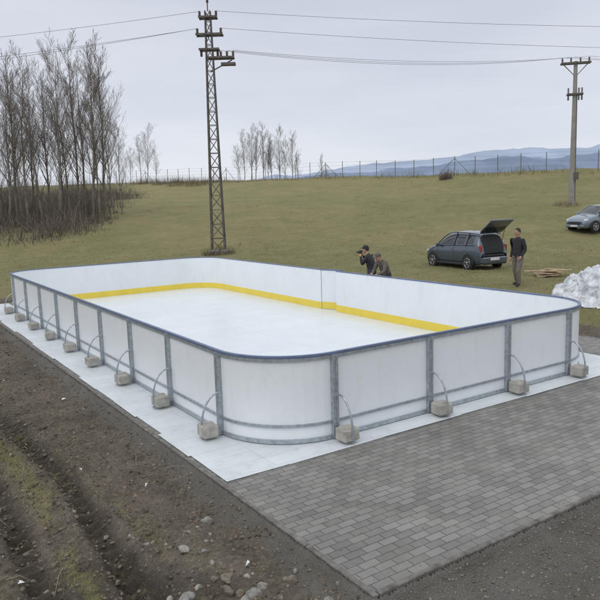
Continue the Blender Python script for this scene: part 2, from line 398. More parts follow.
for (x,z,k) in ((-.4,11.75,0),(-.55,10.95,1),(-.6,10.95,2)):
    X,Y=W(-60,37+k*2.5); wire(lp(x,z),(X,Y,pb.z+z-.1-.1*k),1.3)
for (x,z,k) in ((.4,11.75,0),(.6,10.95,1)):
    X,Y=W(62,35+k*3); wire(lp(x,z),(X,Y,pb.z+z-.4),1.3)
for k,x in enumerate((.55,.85,1.15)):
    xx=(-.85,-.3,.85)[k]; wire(lp(x,9.9),lp(xx,Hc+.28,cpb,-YAW-.2),.55-.05*k,.010)
    X,Y=W(75,60); wire(lp(xx,Hc+.28,cpb,-YAW-.2),(X+k,Y+k,13),.6,.010)
mb.obj('power_line_cables',[m_wire])
# ------------------------------------------------------------------ fence on crest
m_fp=mat('fence_steel',(.18,.18,.175),.7,.2)
mb=MB(); a=-42
pts=[]
while a<48:
    ec=float(crest(a))-1.5; p=WG(a+random.uniform(-.12,.12),ec); pts.append(p); a+=1.9
for i,p in enumerate(pts):
    h=1.98+random.uniform(-.07,.07); mb.tube([p-Vector((0,0,.2)),p+Vector((random.uniform(-.05,.05),0,h))],.04,5)
    if i%7==3 and 0<i<len(pts)-1:
        for q in (pts[i-1],pts[i+1]):
            d=(q-p); mb.tube([p+Vector((0,0,h*.9)),p+d*.8],.03,5)
    if i:
        q=pts[i-1]
        for z in (.15,.6,1.05,1.5,1.9): mb.tube([q+Vector((0,0,z)),p+Vector((0,0,z-.015))],.008,3,0,False)
mb.obj('wire_fence',[m_fp])
# ------------------------------------------------------------------ trees
m_bark=mat('bark_grey_brown',(.16,.138,.12),.9,0,.3,2)
m_bark2=mat('birch_bark',(.26,.24,.22),.85,0,.45,3)
m_twig=mat('twigs',(.18,.15,.13),.95,0,.25,1)
def grow(mb,p,d,L_,r,lev,maxl,up=.25,spread=.6,rs=None):
    n=5 if lev==0 else (4 if lev<2 else 3); pts=[p];rad=[r]; q=p.copy(); dd=d.copy()
    for i in range(n):
        dd=(dd+Vector((rs.gauss(0,1),rs.gauss(0,1),rs.gauss(0,.6)))*(.05 if lev==0 else .13)+Vector((0,0,up*.25))).normalized()
        q=q+dd*(L_/n); pts.append(q.copy()); rad.append(max(.005,r*(1-(i+1)/n*(.93 if lev==0 else .85))))
    mb.tube(pts,rad,6 if lev==0 else (4 if lev==1 else 3),0 if lev<2 else 1,False,lev<2)
    if lev>=maxl: return
    cnt=[26,8,6,3][lev]
    for i in range(cnt):
        t=(.22+.76*(i+rs.random())/cnt) if lev==0 else (.15+.82*(i+rs.random())/cnt)
        k=min(int(t*n),n-1); f=t*n-k; bp=pts[k].lerp(pts[k+1],f); br_=rad[k]*(1-f)+rad[k+1]*f
        ax=(pts[k+1]-pts[k]).normalized(); o=ax.orthogonal().normalized(); o=Matrix.Rotation(rs.random()*6.283,3,ax)@o
        bd=(ax*(1-spread*.55)+o*spread*rs.uniform(.7,1.2)+Vector((0,0,up*.6))).normalized()
        ll=L_*( (.29*(1.15-t)+.07) if lev==0 else .45*(1.2-t*.6))*rs.uniform(.6,1.35)
        grow(mb,bp,bd,ll,max(.005,br_*.48),lev+1,maxl,up,spread,rs)
tvars=[]
for i in range(6):
    rs=random.Random(40+i); mb=MB(); grow(mb,Vector((0,0,-.3)),Vector((rs.gauss(0,.05),rs.gauss(0,.05),1)).normalized(),10,.09,0,3,.36,.5+.1*(i%2),rs)
    me_o=mb.obj('bare_tree',[m_bark2 if i in(1,3) else m_bark,m_twig]); tvars.append(me_o.data); bpy.data.objects.remove(me_o)
def tree(a,e,h,v,name='bare_tree'):
    o=bpy.data.objects.new(name,tvars[v%6]); COL.objects.link(o); o.location=WG(a,e); s=h/10; o.scale=(s*random.uniform(.85,1.1),s,s); o.rotation_euler=(0,0,random.random()*6.28)
for i,(px,h,e) in enumerate([(2,10.5,44),(14,10.8,47),(23,12.2,46),(33,12.4,49),(40,10.8,51),(48,10.3,45),(56,11.4,50),(63,12.6,47),(70,10.2,52),(77,11.0,52),(84,12.9,48),(90,12.4,50),(97,12.6,47),(104,11.2,51),(110,11.9,48),(119,9.6,53),(-10,11,46),(-24,12,48),(-40,11,45),(127,7.0,52),(8,9,50),(28,9.5,52)]):
    tree((px-300)/664*e,e,h*.94,i)
for px,h,e in [(137,5.5,108),(147,7.5,112),(153,9,110),(163,5,108)]: tree((px-300)/664*e,e,h,int(px))
for px,h in [(245,6),(249,8),(255,9),(260,8.5),(268,9.3),(272,7),(276,8),(283,9),(289,7),(296,8.4),(302,5),(324,5),(329,3.6)]:
    e=103; tree((px-300)/664*e,e,h*.95,int(px))
def shoots(n,fn,r0=.012):
    base,hh=fn(n); az=rng.random(n)*6.283; lean=rng.random(n)**1.1*.75
    w=r0*(.5+rng.random(n))
    t=np.array([0,.35,.7,1.])
    off=np.stack([np.cos(az),np.sin(az)],1)
    paz=rng.random(n)*6.283; pw=np.stack([np.cos(paz),np.sin(paz)],1)
    V=np.zeros((n,8,3))
    for j,tt in enumerate(t):
        ctr=base[:,:2]+off*(lean*hh*tt**1.4)[:,None]+rng.normal(0,.03,(n,2))*hh[:,None]*(tt>0)
        z=base[:,2]+hh*tt*(1-.25*lean)
        ww=(w*(1-.75*tt))[:,None]
        V[:,2*j,:2]=ctr-pw*ww; V[:,2*j+1,:2]=ctr+pw*ww; V[:,2*j,2]=z; V[:,2*j+1,2]=z
    b0=np.array([[0,1,3,2],[2,3,5,4],[4,5,7,6]])
    F=(np.arange(n)[:,None,None]*8+b0[None]).reshape(-1,4)
    return V.reshape(-1,3),F,np.repeat(rng.integers(0,3,n),3)
m_br=[mat('brushwood_brown',(.15,.118,.092),.95,0,.4,.5),mat('brushwood_grey',(.21,.185,.155),.95,0,.3,.5),mat('brushwood_dark',(.095,.075,.06),.95,0,.4,.5)]
def thick(n):
    e=38+rng.random(n)**.8*46; px=-60+rng.random(n)*215
    lim=96+(e-38)*1.4+9*np.sin(e*1.7); px=np.minimum(px,lim-rng.random(n)**2*70)
    a=(px-300)/664*e; x,y=W(a,e); 
    cl=vn(x*.4,y*.4); cl2=vn(x*1.3+7,y*1.3)
    x=x+(rng.random(n)-.5)*1.2; y=y+(rng.random(n)-.5)*1.2; z=height(x,y)-.05
    hh=(.3+3.6*cl**1.5*rng.random(n)*(.5+cl2)+.45*rng.random(n))*np.clip((lim-px)/36,.2,1.0)*np.clip((e-36)/12,.25,1)
    return np.stack([x,y,z],1),hh
V,F,mi=shoots(25000,thick,.018)
npobj('thicket',V,F,m_br,mi)
def bush(name,a,e,rad,h,n,m):
    def fn(n):
        r=rad*np.sqrt(rng.random(n)); t=rng.random(n)*6.283; x0,y0=W(a,e); x=x0+r*np.cos(t)*1.2; y=y0+r*np.sin(t)
        return np.stack([x,y,height(x,y)-.05],1), h*(1-.5*(r/rad)**2)*(.35+.75*rng.random(n))
    V,F,mi=shoots(n,fn,.012); return npobj(name,V,F,m,mi)
m_brush2=[mat('dry_shrub',(.15,.12,.075),.95,0,.3,1),m_br[2],mat('dry_weeds',(.26,.22,.135),.95,0,.3,1)]
bush('shrub',-4.0,33.4,.75,.6,420,m_brush2); bush('shrub',18.3,45.5,.9,.5,260,m_brush2); bush('shrub',15.6,70.5,.6,1.4,400,m_br)
for a,e in ((-16,95),(-19,99),(-23,103),(-13,93)): bush('shrub',a,e,2.0,1.6,500,m_brush2)
def weeds(n):
    a=-42+rng.random(n)*88; e=crest(a)-3+rng.random(n)*4; x,y=W(a,e); return np.stack([x,y,height(x,y)-.05],1),.15+.75*rng.random(n)**2*vn(a*.6,a*0)*1.6
V,F,mi=shoots(7000,weeds,.012); npobj('dry_weeds',V,F,m_brush2,mi)
def clumps(n):
    m_=170; ce=26+rng.random(m_)**.9*42; ca=(rng.random(m_)*.98-.42)*ce; k=rng.integers(0,m_,n); s=.12+.35*rng.random(m_)
    a=ca[k]+rng.normal(0,1,n)*s[k]; e=ce[k]+rng.normal(0,1,n)*s[k]; x,y=W(a,e); return np.stack([x,y,height(x,y)-.03],1),(.06+.22*rng.random(n)*s[k]*2)
V,F,mi=shoots(6500,clumps,.007); npobj('dry_weeds',V,F,[m_brush2[2],m_brush2[0],m_brush2[2]],mi)
# grass tufts
def tufts(name,n,fn,hmin,hmax,w,mats,k=6,bare=0.0):
    x,y=fn(n)
    g_,r_=masks(x,y); keep=rng.random(len(x))<np.maximum(g_*1.1,bare); x=x[keep];y=y[keep]
    ins_=(x>PX0-.05)&(x<PX1+.05)&(y>PY0-.05)&(y<PY1+.05); x=x[~ins_];y=y[~ins_]
    hs=np.repeat(.5+rng.random(len(x)),k)
    x=np.repeat(x,k)+rng.normal(0,.03,len(x)*k); y=np.repeat(y,k)+rng.normal(0,.03,len(y)*k); n=len(x)
    z=height(x,y)-.01; h=(hmin+(hmax-hmin)*rng.random(n)**2)*hs; az=rng.random(n)*6.283; ln=rng.random(n)*1.1
    ox=np.cos(az)*ln*h; oy=np.sin(az)*ln*h; pa=rng.random(n)*3.14; wx=np.cos(pa)*w; wy=np.sin(pa)*w
    V=np.zeros((n,5,3))
    V[:,0]=np.stack([x-wx,y-wy,z],1);V[:,1]=np.stack([x+wx,y+wy,z],1)
    V[:,2]=np.stack([x+ox*.4+wx*.7,y+oy*.4+wy*.7,z+h*.6],1);V[:,3]=np.stack([x+ox*.4-wx*.7,y+oy*.4-wy*.7,z+h*.6],1)
    V[:,4]=np.stack([x+ox,y+oy,z+h*.8],1)
    i=np.arange(n)[:,None]*5; F=np.concatenate([i+np.array([[0,1,2]]),i+np.array([[0,2,3]]),i+np.array([[3,2,4]])])
    mi=np.tile(rng.integers(0,len(mats),n),3)
    return npobj(name,V.reshape(-1,3),F,mats,mi)
mg=[mat('grass_green',(.16,.18,.065),.8,0,.3,1),mat('grass_dry',(.40,.35,.22),.9,0,.3,1),mat('grass_olive',(.25,.235,.11),.9,0,.3,1)]
def f1(n):
    y=rng.random(n)*13-4; x=-4.6+rng.random(n)*3.7; return x,y
def f2(n):
    e=13+rng.random(n)**1.1*24; a=(rng.random(n)*1.0-.48)*e; return W(a,e)
tufts('grass_tufts',24000,f1,.012,.055,.0022,[mg[0],mg[0],mg[2],mg[1]],8,.03)
def f3(n):
    y=rng.random(n)*9-3.5; x=rutx(y)-.85-rng.random(n)*1.6; return x,y
tufts('dry_weeds',500,f3,.05,.17,.002,[mg[1],mg[1],mg[2]],7,.3)
tufts('meadow_grass',14000,f2,.02,.09,.0045,mg,6)
# stones
import bmesh
def stones(name,n,fn,smin,smax,mats,pw=3,sub=1):
    bm=bmesh.new(); bmesh.ops.create_icosphere(bm,subdivisions=sub,radius=1); bv=np.array([v.co[:] for v in bm.verts]); bf=np.array([[v.index for v in f.verts] for f in bm.faces]); bm.free()
    x,y=fn(n); n=len(x); s=smin+(smax-smin)*rng.random(n)**pw
    V=bv[None]*(1+rng.normal(0,.2 if sub==1 else .09,(n,len(bv),1)))
    for q in range(4):
        nn=rng.normal(0,1,(n,1,3)); nn/=np.linalg.norm(nn,axis=2,keepdims=True); d=(V*nn).sum(2,keepdims=True); lim=.45+.35*rng.random((n,1,1)); V=V-nn*np.maximum(d-lim,0)
    sc=s[:,None]*(.6+.8*rng.random((n,3))); sc[:,2]*=.75; V=V*sc[:,None,:]
    t=rng.random(n)*6.283; c,s_=np.cos(t),np.sin(t); X=V[:,:,0]*c[:,None]-V[:,:,1]*s_[:,None]; Y=V[:,:,0]*s_[:,None]+V[:,:,1]*c[:,None]
    V=np.stack([X+x[:,None],Y+y[:,None],V[:,:,2]+(height(x,y)+s*.05)[:,None]],2)
    F=(np.arange(n)[:,None,None]*len(bv)+bf[None]).reshape(-1,3); mi=np.repeat(rng.integers(0,len(mats),n),len(bf))
    return npobj(name,V.reshape(-1,3),F,mats,mi)
ms=[mat('stone_grey',(.23,.22,.20),.9,0,.35,25,.5,60),mat('stone_pale',(.31,.29,.26),.9,0,.3,25,.5,60),mat('stone_brown',(.18,.15,.115),.9,0,.35,25,.5,60),mat('soil_clod',(.17,.14,.105),.95,0,.4,20,.5,60),mat('soil_clod_dark',(.10,.08,.06),.95,0,.4,20,.5,60)]
def s1(n):
    y=-4.5+rng.random(n)*18; x=PX0-.06-rng.random(n)**1.3*2.2; return x,y
def s1b(n):
    y=-4+rng.random(n)*16; x=rutx(y)-.3+rng.normal(0,.5,n); return np.minimum(x,PX0-.1),y
def s2(n):
    x=PX0-.8+rng.random(n)*9; y=PY0-.05-rng.random(n)**1.4*2.2; return x,y
stones('soil_clods',17000,s1,.004,.024,[ms[3],ms[4],ms[3],ms[2]],3.5)
stones('soil_clods',6000,s1b,.005,.038,[ms[3],ms[4]],3.5)
stones('gravel',9000,s2,.004,.017,[ms[0],ms[3],ms[2],ms[0]],2)
def s3(n):
    y=-2.6+rng.normal(0,.8,n); x=-1.5+rng.normal(0,.28,n); return np.minimum(x,PX0-.15),y
stones('stones',110,s3,.015,.075,ms[:3],2.3,3)
stones('stones',150,s1,.010,.040,ms[:3],2.5,2)
m_scrap=mat('white_scrap',(.75,.76,.77),.6)
mb=MB()
for (x,y) in [(-1.55,2.9),(-1.2,-.9),(-1.3,-1.9),(-1.9,1.2),(-3.0,.6),(-1.2,4.8),(-3.1,-.2),(-3.0,-.7),(-1.4,.3)]:
    z=H(x,y)+.03; q=[(x+random.uniform(-.04,.04),y+random.uniform(-.04,.04),z+random.uniform(-.01,.03)) for _ in range(4)]
    mb.add(q+[(x,y,z+.03)],[(0,1,4),(1,2,4),(2,3,4),(3,0,4)])
mb.obj('litter_scraps',[m_scrap])
m_stick=mat('dead_stick',(.26,.215,.16),.9)
mb=MB()
for i in range(60):
    y=random.uniform(-3.5,9); x=random.uniform(-3.8,-1.0); an=random.random()*6.28; l=random.uniform(.06,.3)
    z=H(x,y)+.02; z2=H(x+math.cos(an)*l,y+math.sin(an)*l)+.02; mb.tube([(x,y,z),(x+math.cos(an)*l*.5+.01,y+math.sin(an)*l*.5,max(z,z2)+.012),(x+math.cos(an)*l,y+math.sin(an)*l,z2)],[.005,.004,.002],5)
mb.obj('dead_sticks',[m_stick])
mb=MB()
for i in range(260):
    x=random.uniform(PX0+.1,8.5); y=PY0+.08+random.random()**2.2*2.4
    if y>-.4: continue
    r=random.uniform(.002,.006); mb.sphere((x,y,r*.5),(r*1.3,r,r*.7),random.randint(0,1),5,3)
mb.obj('soil_crumbs',[ms[3],ms[0]])
# ------------------------------------------------------------------ hills
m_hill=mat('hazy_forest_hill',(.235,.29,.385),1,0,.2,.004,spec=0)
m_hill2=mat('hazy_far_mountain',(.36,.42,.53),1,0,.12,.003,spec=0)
def hills(name,e,a0,a1,prof,m,depth):
    n=420; aa_=np.linspace(a0,a1,n); Vv=[]
    zt=np.array([prof(v/e*664+300) for v in aa_])
    zt=zt*e/664+3.14
    rows=[(-depth,0),(-depth*.5,.55),(-depth*.15,.9),(0,1),(depth*.6,.5),(depth,0)]
    for (de,f) in rows:
        nn=fbm(aa_*9/e+de,aa_*0+de*.01,4)*.28*(0<f<1)
        X,Y=W(aa_,e+de+0*aa_); Z=-20+(zt+20)*(f+nn*f); Vv.append(np.stack([X,Y,Z],1))
    Vv=np.concatenate(Vv); k=len(rows); ii=np.arange(k*n).reshape(k,n)
    Ff=np.stack([ii[:-1,:-1],ii[:-1,1:],ii[1:,1:],ii[1:,:-1]],-1).reshape(-1,4)
    return npobj(name,Vv,Ff,[m],smooth=True)
def P1(px):
    base=np.interp(px,[-400,100,200,300,360,420,470,520,560,600,700,900,1200],[8,12,17,26,33,35,39,43,39,43,52,50,30])
    return base-3+float(fbm(np.array([px*.03]),np.array([1.]),6)[0])*10
def P2(px):
    base=np.interp(px,[-400,150,260,330,400,450,500,540,600,700,900],[6,14,24,31,38,39,46,47,46,54,40])
    return base+float(fbm(np.array([px*.04]),np.array([7.]),6)[0])*8
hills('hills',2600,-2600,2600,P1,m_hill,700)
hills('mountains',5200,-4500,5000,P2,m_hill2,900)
# ------------------------------------------------------------------ cars
m_glass=mat('car_glass',(.02,.025,.03),.06,0,.1,3,spec=.8)
m_tyre=mat('tyre',(.02,.02,.02),.85); m_rim=mat('wheel_rim',(.45,.46,.48),.3,.8,.1)
m_dark=mat('car_interior',(.025,.025,.028),.8); m_trim=mat('black_plastic',(.03,.03,.032),.6)
m_red=mat('tail_lamp',(.35,.02,.02),.15,0,.1,coat=1); m_lamp=mat('head_lamp',(.6,.62,.64),.1,0,.1,coat=1); m_plate=mat('number_plate',(.7,.7,.68),.5)
def car(name,paint,loc,rz,open_hatch,sc=(1,1,1)):
    root=empty(name,loc,rz); root.scale=sc
    ST=[(2.02,.56,.30,.58,.62,.46,.01),(1.96,.72,.24,.68,.72,.56,.02),(1.80,.80,.22,.80,.84,.62,.03),(1.45,.835,.22,.90,.94,.66,.04),(1.10,.845,.22,.955,1.0,.69,.05),
     (.98,.845,.22,.96,1.09,.685,.05),(.62,.845,.22,.965,1.33,.64,.05),(.28,.845,.22,.97,1.49,.60,.05),(-.20,.845,.22,.985,1.53,.595,.05),(-.28,.845,.22,.99,1.53,.595,.05),
     (-1.02,.845,.22,1.01,1.52,.585,.05),(-1.12,.845,.22,1.02,1.515,.58,.05),(-1.55,.835,.22,1.04,1.48,.57,.045),(-1.72,.825,.23,1.05,1.455,.56,.04),
     (-1.86,.81,.25,1.03,1.15,.60,.02),(-1.95,.78,.28,.95,.98,.60,.02),(-1.99,.72,.34,.66,.70,.56,.01)]
    vs=[]
    for (x,w,sl,be,tp,wr,cr) in ST:
        half=[(w*.80,sl),(w*.95,sl+.06),(w,sl+(be-sl)*.45),(w*.985,sl+(be-sl)*.8),(w*.955,be),(wr,tp),(wr*.5,tp+cr)]
        vs+=[(x,y,z) for y,z in half]+[(x,0,tp+cr*1.2)]+[(x,-y,z) for y,z in half[::-1]]
    nr=15; mb=MB(); fs=[];mi=[]
    for i in range(len(ST)-1):
        x0,x1=ST[i][0],ST[i+1][0]; xm=(x0+x1)/2
        for j in range(nr-1):
            fs.append((i*nr+j,(i+1)*nr+j,(i+1)*nr+j+1,i*nr+j+1)); k=0
            side=j in(4,9); top=j in(5,6,7,8)
            if side and -1.6<xm<.99 and not(-.28<=xm<=-.2) and not(-1.12<=xm<=-1.02): k=1
            if top and .28<xm<1.10: k=1
            if top and xm<-1.72: k=2 if open_hatch else (1 if xm>-1.86 else 0)
            mi.append(k)
    mb.v=vs; mb.f=fs; mb.m=mi; mb.sm=[True]*len(fs)
    mb.add(vs[:nr],[tuple(range(nr))],0); mb.add(vs[-nr:],[tuple(range(nr-1,-1,-1))],2 if open_hatch else 0)
    bo=mb.obj('body',[paint,m_glass,m_dark],root)
    sm=bo.modifiers.new('s','SUBSURF'); sm.levels=1; sm.render_levels=1
    mb=MB()
    for s in (1,-1):
        mb.tube([(x,s*(wr+.004),tp+.006) for (x,w,sl,be,tp,wr,cr) in ST[4:14]],.028,6,0)
        for xa in (-.24,-1.07): mb.tube([(xa,s*.812,.99),(xa-.02,s*.60,1.51)],.035,6,1)
        mb.tube([(1.0,s*.815,.965),(-1.6,s*.805,1.04)],.012,6,1)
        mb.cbox((-.02,s*.83,.25),(2.0,.06,.10),.02,1)
        for xx in (.95,-.24,-1.15): mb.tube([(xx,s*.846,.30),(xx,s*.842,.7),(xx,s*.815,.95)],.004,4,1)
        for xx in (-.12,-.95): mb.cbox((xx,s*.848,.84),(.16,.03,.03),.008,0)
        mb.cbox((.82,s*.93,1.0),(.10,.18,.13),.03,0); mb.tube([(.85,s*.80,.97),(.84,s*.9,.98)],.02,6,1)
        mb.sphere((1.80,s*.62,.70),(.16,.17,.085),2)
        mb.cbox((-1.90,s*.70,.90),(.14,.13,.30),.03,3)
        for xx in (1.28,-1.24):
            pts=[(xx+.36*math.cos(t),s*.842,.31+.36*math.sin(t)) for t in np.linspace(-.15,math.pi+.15,14)]
            mb.tube(pts,.022,6,1)
            n=20; d=[(xx+.35*math.cos(t*6.283/n),s*.853,.31+.35*math.sin(t*6.283/n)) for t in range(n)]; mb.add(d,[tuple(range(n))],4)
            prof=[(.70,.20),(.70,.29),(.73,.315),(.86,.315),(.885,.295),(.885,.21),(.862,.20)]
            V2=[(xx+r*math.cos(t*6.283/24),s*y,.31+r*math.sin(t*6.283/24)) for y,r in prof for t in range(24)]
            mb.add(V2,[(i*24+k,(i+1)*24+k,(i+1)*24+(k+1)%24,i*24+(k+1)%24) for i in range(len(prof)-1) for k in range(24)],5,True)
            d=[(xx+.205*math.cos(t*6.283/24),s*.866,.31+.205*math.sin(t*6.283/24)) for t in range(24)]; mb.add(d,[tuple(range(24))],4)
            for q in range(5):
                t=q*1.2566+.3; mb.box((xx+.1*math.cos(t),s*.877,.31+.1*math.sin(t)),(.2,.018,.045),6,Matrix.Rotation(-t,3,'Y'))
            ring=[(xx+.2*math.cos(t),s*.878,.31+.2*math.sin(t)) for t in np.linspace(0,6.283,25)]; mb.tube(ring,.014,5,6,False); mb.sphere((xx,s*.88,.31),.04,6)
    mb.cbox((-1.97,0,.42),(.16,1.46,.26),.05,0); mb.cbox((-2.03,0,.30),(.08,1.3,.10),.02,1); mb.cbox((-2.058,0,.47),(.012,.5,.11),.003,7)
    mb.cbox((1.99,0,.36),(.14,1.30,.18),.05,0); mb.cbox((2.035,0,.52),(.04,.72,.12),.015,1); mb.cbox((2.066,0,.38),(.012,.5,.11),.003,7)
    if open_hatch:
        x0,z0=-1.70,1.49; an=math.radians(34)
        for (s0,s1,mm,wd,th) in ((0,.12,0,1.12,.05),(.12,.52,8,1.14,.03),(.52,.98,0,1.22,.07)):
            cx=(s0+s1)/2; mb.cbox((x0-cx*math.cos(an),0,z0+cx*math.sin(an)+(.02 if mm==0 else .0)),(s1-s0,wd,th),.012,mm,Matrix.Rotation(an,3,'Y'))
        for s in (1,-1):
            cx=.32; mb.cbox((x0-cx*math.cos(an),s*.585,z0+cx*math.sin(an)+.02),(.42,.07,.06),.01,0,Matrix.Rotation(an,3,'Y'))
            mb.tube([(-1.80,s*.58,1.12),(x0-.42*math.cos(an),s*.55,z0+.42*math.sin(an))],.012,6,1)
        mb.cbox((-1.9,0,.62),(.14,1.3,.1),.02,1)
    mb.obj('fittings',[paint,m_trim,m_lamp,m_red,m_dark,m_tyre,m_rim,m_plate,m_glass],root)
    return root
paint1=mat('slate_blue_paint',(.075,.10,.135),.3,.35,.05,2,coat=1); paint2=mat('silver_blue_paint',(.20,.24,.295),.3,.5,.05,2,coat=1)
def heading(ha,he): 
    x,y=ha*RX+he*FX,ha*RY+he*FY; return math.atan2(y,x)
car('parked_car',paint1,WG(6.74,26.9,-.02),heading(-math.sin(math.radians(28)),math.cos(math.radians(28))),True,(.82,.92,.94))
car('parked_car',paint2,WG(17.0,37.6,-.05),heading(-.9,-.42),False,(.95,.95,.93))
# ------------------------------------------------------------------ people
m_skin=mat('skin',(.45,.27,.19),.6,0,.08); m_hair=mat('dark_hair',(.03,.022,.018),.7); m_black=mat('black_jacket',(.022,.022,.026),.8,0,.3,20,.4,30)
m_khaki=mat('khaki_trousers',(.17,.15,.125),.9,0,.2,12,.4,30); m_shoe=mat('shoes',(.03,.025,.02),.7); m_olive=mat('grey_brown_jacket',(.13,.115,.10),.9,0,.2,12,.4,30)
m_jean=mat('dark_trousers',(.04,.045,.06),.9,0,.2,12)
def skinned(verts,edges,rad,root=0,sub=1):
    me=bpy.data.meshes.new('tmp'); me.from_pydata(verts,edges,[]); o=bpy.data.objects.new('tmp',me); COL.objects.link(o)
    o.modifiers.new('k','SKIN'); sk=me.skin_vertices[0].data
    for i,r in enumerate(rad): sk[i].radius=(r,r); sk[i].use_root=(i==root)
    s=o.modifiers.new('s','SUBSURF'); s.levels=sub; s.render_levels=sub
    dg=bpy.context.evaluated_depsgraph_get(); dg.update(); ev=o.evaluated_get(dg); m2=bpy.data.meshes.new_from_object(ev)
    V=[v.co.copy() for v in m2.vertices]; F=[tuple(p.vertices) for p in m2.polygons]
    bpy.data.objects.remove(o); return V,F
def person(name,loc,rz,J,scale,mj,mt,cap=None,head_pitch=0,prop=None):
    rad={'pelvis':.14,'belly':.14,'chest':.16,'nb':.09,'neck':.054,'hd':.055}
    for s in 'LR': rad.update({'sh'+s:.088,'el'+s:.060,'wr'+s:.040,'hip'+s:.110,'kn'+s:.080,'an'+s:.060,'to'+s:.042})
    E=[('pelvis','belly'),('belly','chest'),('chest','nb'),('nb','neck'),('neck','hd')]
    for s in 'LR': E+=[('chest','sh'+s),('sh'+s,'el'+s),('el'+s,'wr'+s),('pelvis','hip'+s),('hip'+s,'kn'+s),('kn'+s,'an'+s),('an'+s,'to'+s)]
    names=[n for n in J if n in rad]; idx={n:i for i,n in enumerate(names)}
    V,F=skinned([J[n] for n in names],[(idx[a],idx[b]) for a,b in E],[rad[n] for n in names],idx['pelvis'],2)
    def seg(p,a,b):
        a=Vector(J[a]);b=Vector(J[b]); t=max(0,min(1,(p-a).dot(b-a)/(b-a).length_squared)); return (p-a.lerp(b,t)).length
    mb=MB(); mi=[]
    for f in F:
        c=sum((V[i] for i in f),Vector())/len(f)
        best=min(E,key=lambda e:seg(c,*e)-rad[e[1]]*.5)
        k=0
        if best[1][:2] in('kn','an') or (best[1][:3]=='hip'): k=1
        if best[1][:2]=='to': k=2
        if best[1] in('hd',) or best==('nb','neck') and (c-Vector(J['neck'])).length<.05: k=3
        mi.append(k)
    mb.v=[tuple(v) for v in V]; mb.f=F; mb.m=mi; mb.sm=[True]*len(F)
    h=Vector(J['hd']); Rm=Matrix.Rotation(head_pitch,3,'Y'); c=h+Rm@Vector((.015,0,.075))
    T=lambda p: c+Rm@Vector(p)
    mb.sphere(c,(.098,.077,.122),3,16,12,Rm)
    mb.sphere(T((.03,0,-.06)),(.06,.052,.055),3,10,8,Rm); mb.tube([T((.085,0,.02)),T((.118,0,-.022)),T((.092,0,-.03))],[.008,.015,.008],6,3)
    for s in (1,-1):
        mb.sphere(T((0,s*.078,-.005)),(.02,.01,.032),3,8,6,Rm); mb.sphere(T((.086,s*.032,.012)),(.011,.014,.008),4,6,5,Rm)
    mb.box(T((.088,0,-.058)),(.01,.045,.008),5,Rm)
    mb.sphere(T((-.014,0,.028)),(.101,.084,.113),4,16,10,Rm)
    if cap: mb.sphere(T((-.005,0,.06)),(.108,.090,.085),6,14,8,Rm); mb.box(T((.12,0,.06)),(.10,.13,.012),6,Rm)
    for s in 'LR':
        w=Vector(J['wr'+s]); d=(w-Vector(J['el'+s])).normalized()
        sp=Vector((1,0,0)); sp=(sp-d*sp.dot(d)); sp=sp.normalized() if sp.length>.2 else Vector((0,0,1)); th=d.cross(sp)
        mb.tube([w-d*.01,w+d*.03,w+d*.075,w+d*.09],[.026,.036,.036,.02],8,3)
        for q in range(4):
            b0=w+d*.08+sp*(.027-.018*q); ln=(.075,.085,.08,.062)[q]; cu=th*(.25 if s=='L' else -.25)
            mb.tube([b0,b0+d*ln*.45+cu*ln*.2,b0+d*ln*.8+cu*ln*.9],[.0095,.009,.007],6,3)
        b0=w+d*.03+sp*.03; mb.tube([b0,b0+d*.025+sp*.025,b0+d*.055+sp*.03],[.012,.011,.008],6,3)
    if prop: prop(mb,J)
    o=mb.obj(name,[mj,mt,m_shoe,m_skin,m_hair,m_red,cap or m_hair,m_trim]); o.location=loc; o.rotation_euler=(0,0,rz); o.scale=(scale,)*3
    return o
stand=dict(pelvis=(0,0,.95),belly=(0,0,1.10),chest=(.0,0,1.30),nb=(-.01,0,1.46),neck=(.005,0,1.53),hd=(.02,0,1.59),
 shL=(0,.18,1.41),elL=(-.04,.24,1.13),wrL=(.12,.20,.93),shR=(0,-.18,1.41),elR=(-.07,-.24,1.13),wrR=(.03,-.24,.88),
 hipL=(0,.10,.88),knL=(.13,.12,.50),anL=(.08,.13,.09),toL=(.25,.15,.045),hipR=(0,-.10,.88),knR=(-.02,-.11,.49),anR=(-.14,-.12,.09),toR=(.04,-.14,.045))
person('man',WG(6.88,20.8,0),heading(-.8,-.55),stand,1.02,m_black,m_khaki)
photog=dict(pelvis=(-.05,0,.93),belly=(0,0,1.08),chest=(.06,0,1.26),nb=(.10,0,1.42),neck=(.13,0,1.48),hd=(.16,0,1.54),
 shL=(.08,.17,1.37),elL=(.22,.22,1.15),wrL=(.33,.07,1.40),shR=(.08,-.17,1.37),elR=(.22,-.24,1.17),wrR=(.33,-.09,1.42),
 hipL=(-.04,.10,.87),knL=(.12,.14,.50),anL=(.05,.15,.09),toL=(.22,.17,.045),hipR=(-.04,-.10,.87),knR=(-.02,-.12,.48),anR=(-.16,-.13,.09),toR=(.02,-.15,.045))
def camprop(mb,J):
    p=Vector(J['wrL'])*.5+Vector(J['wrR'])*.5+Vector((.04,0,.12)); mb.cbox(p,(.07,.15,.11),.01,7); mb.tube([p,p+Vector((.12,0,0))],[.035,.035],10,7)
person('photographer',WG(2.28,20.9,0),heading(-.85,.5),photog,.99,m_black,m_jean,m_black,.1,camprop)
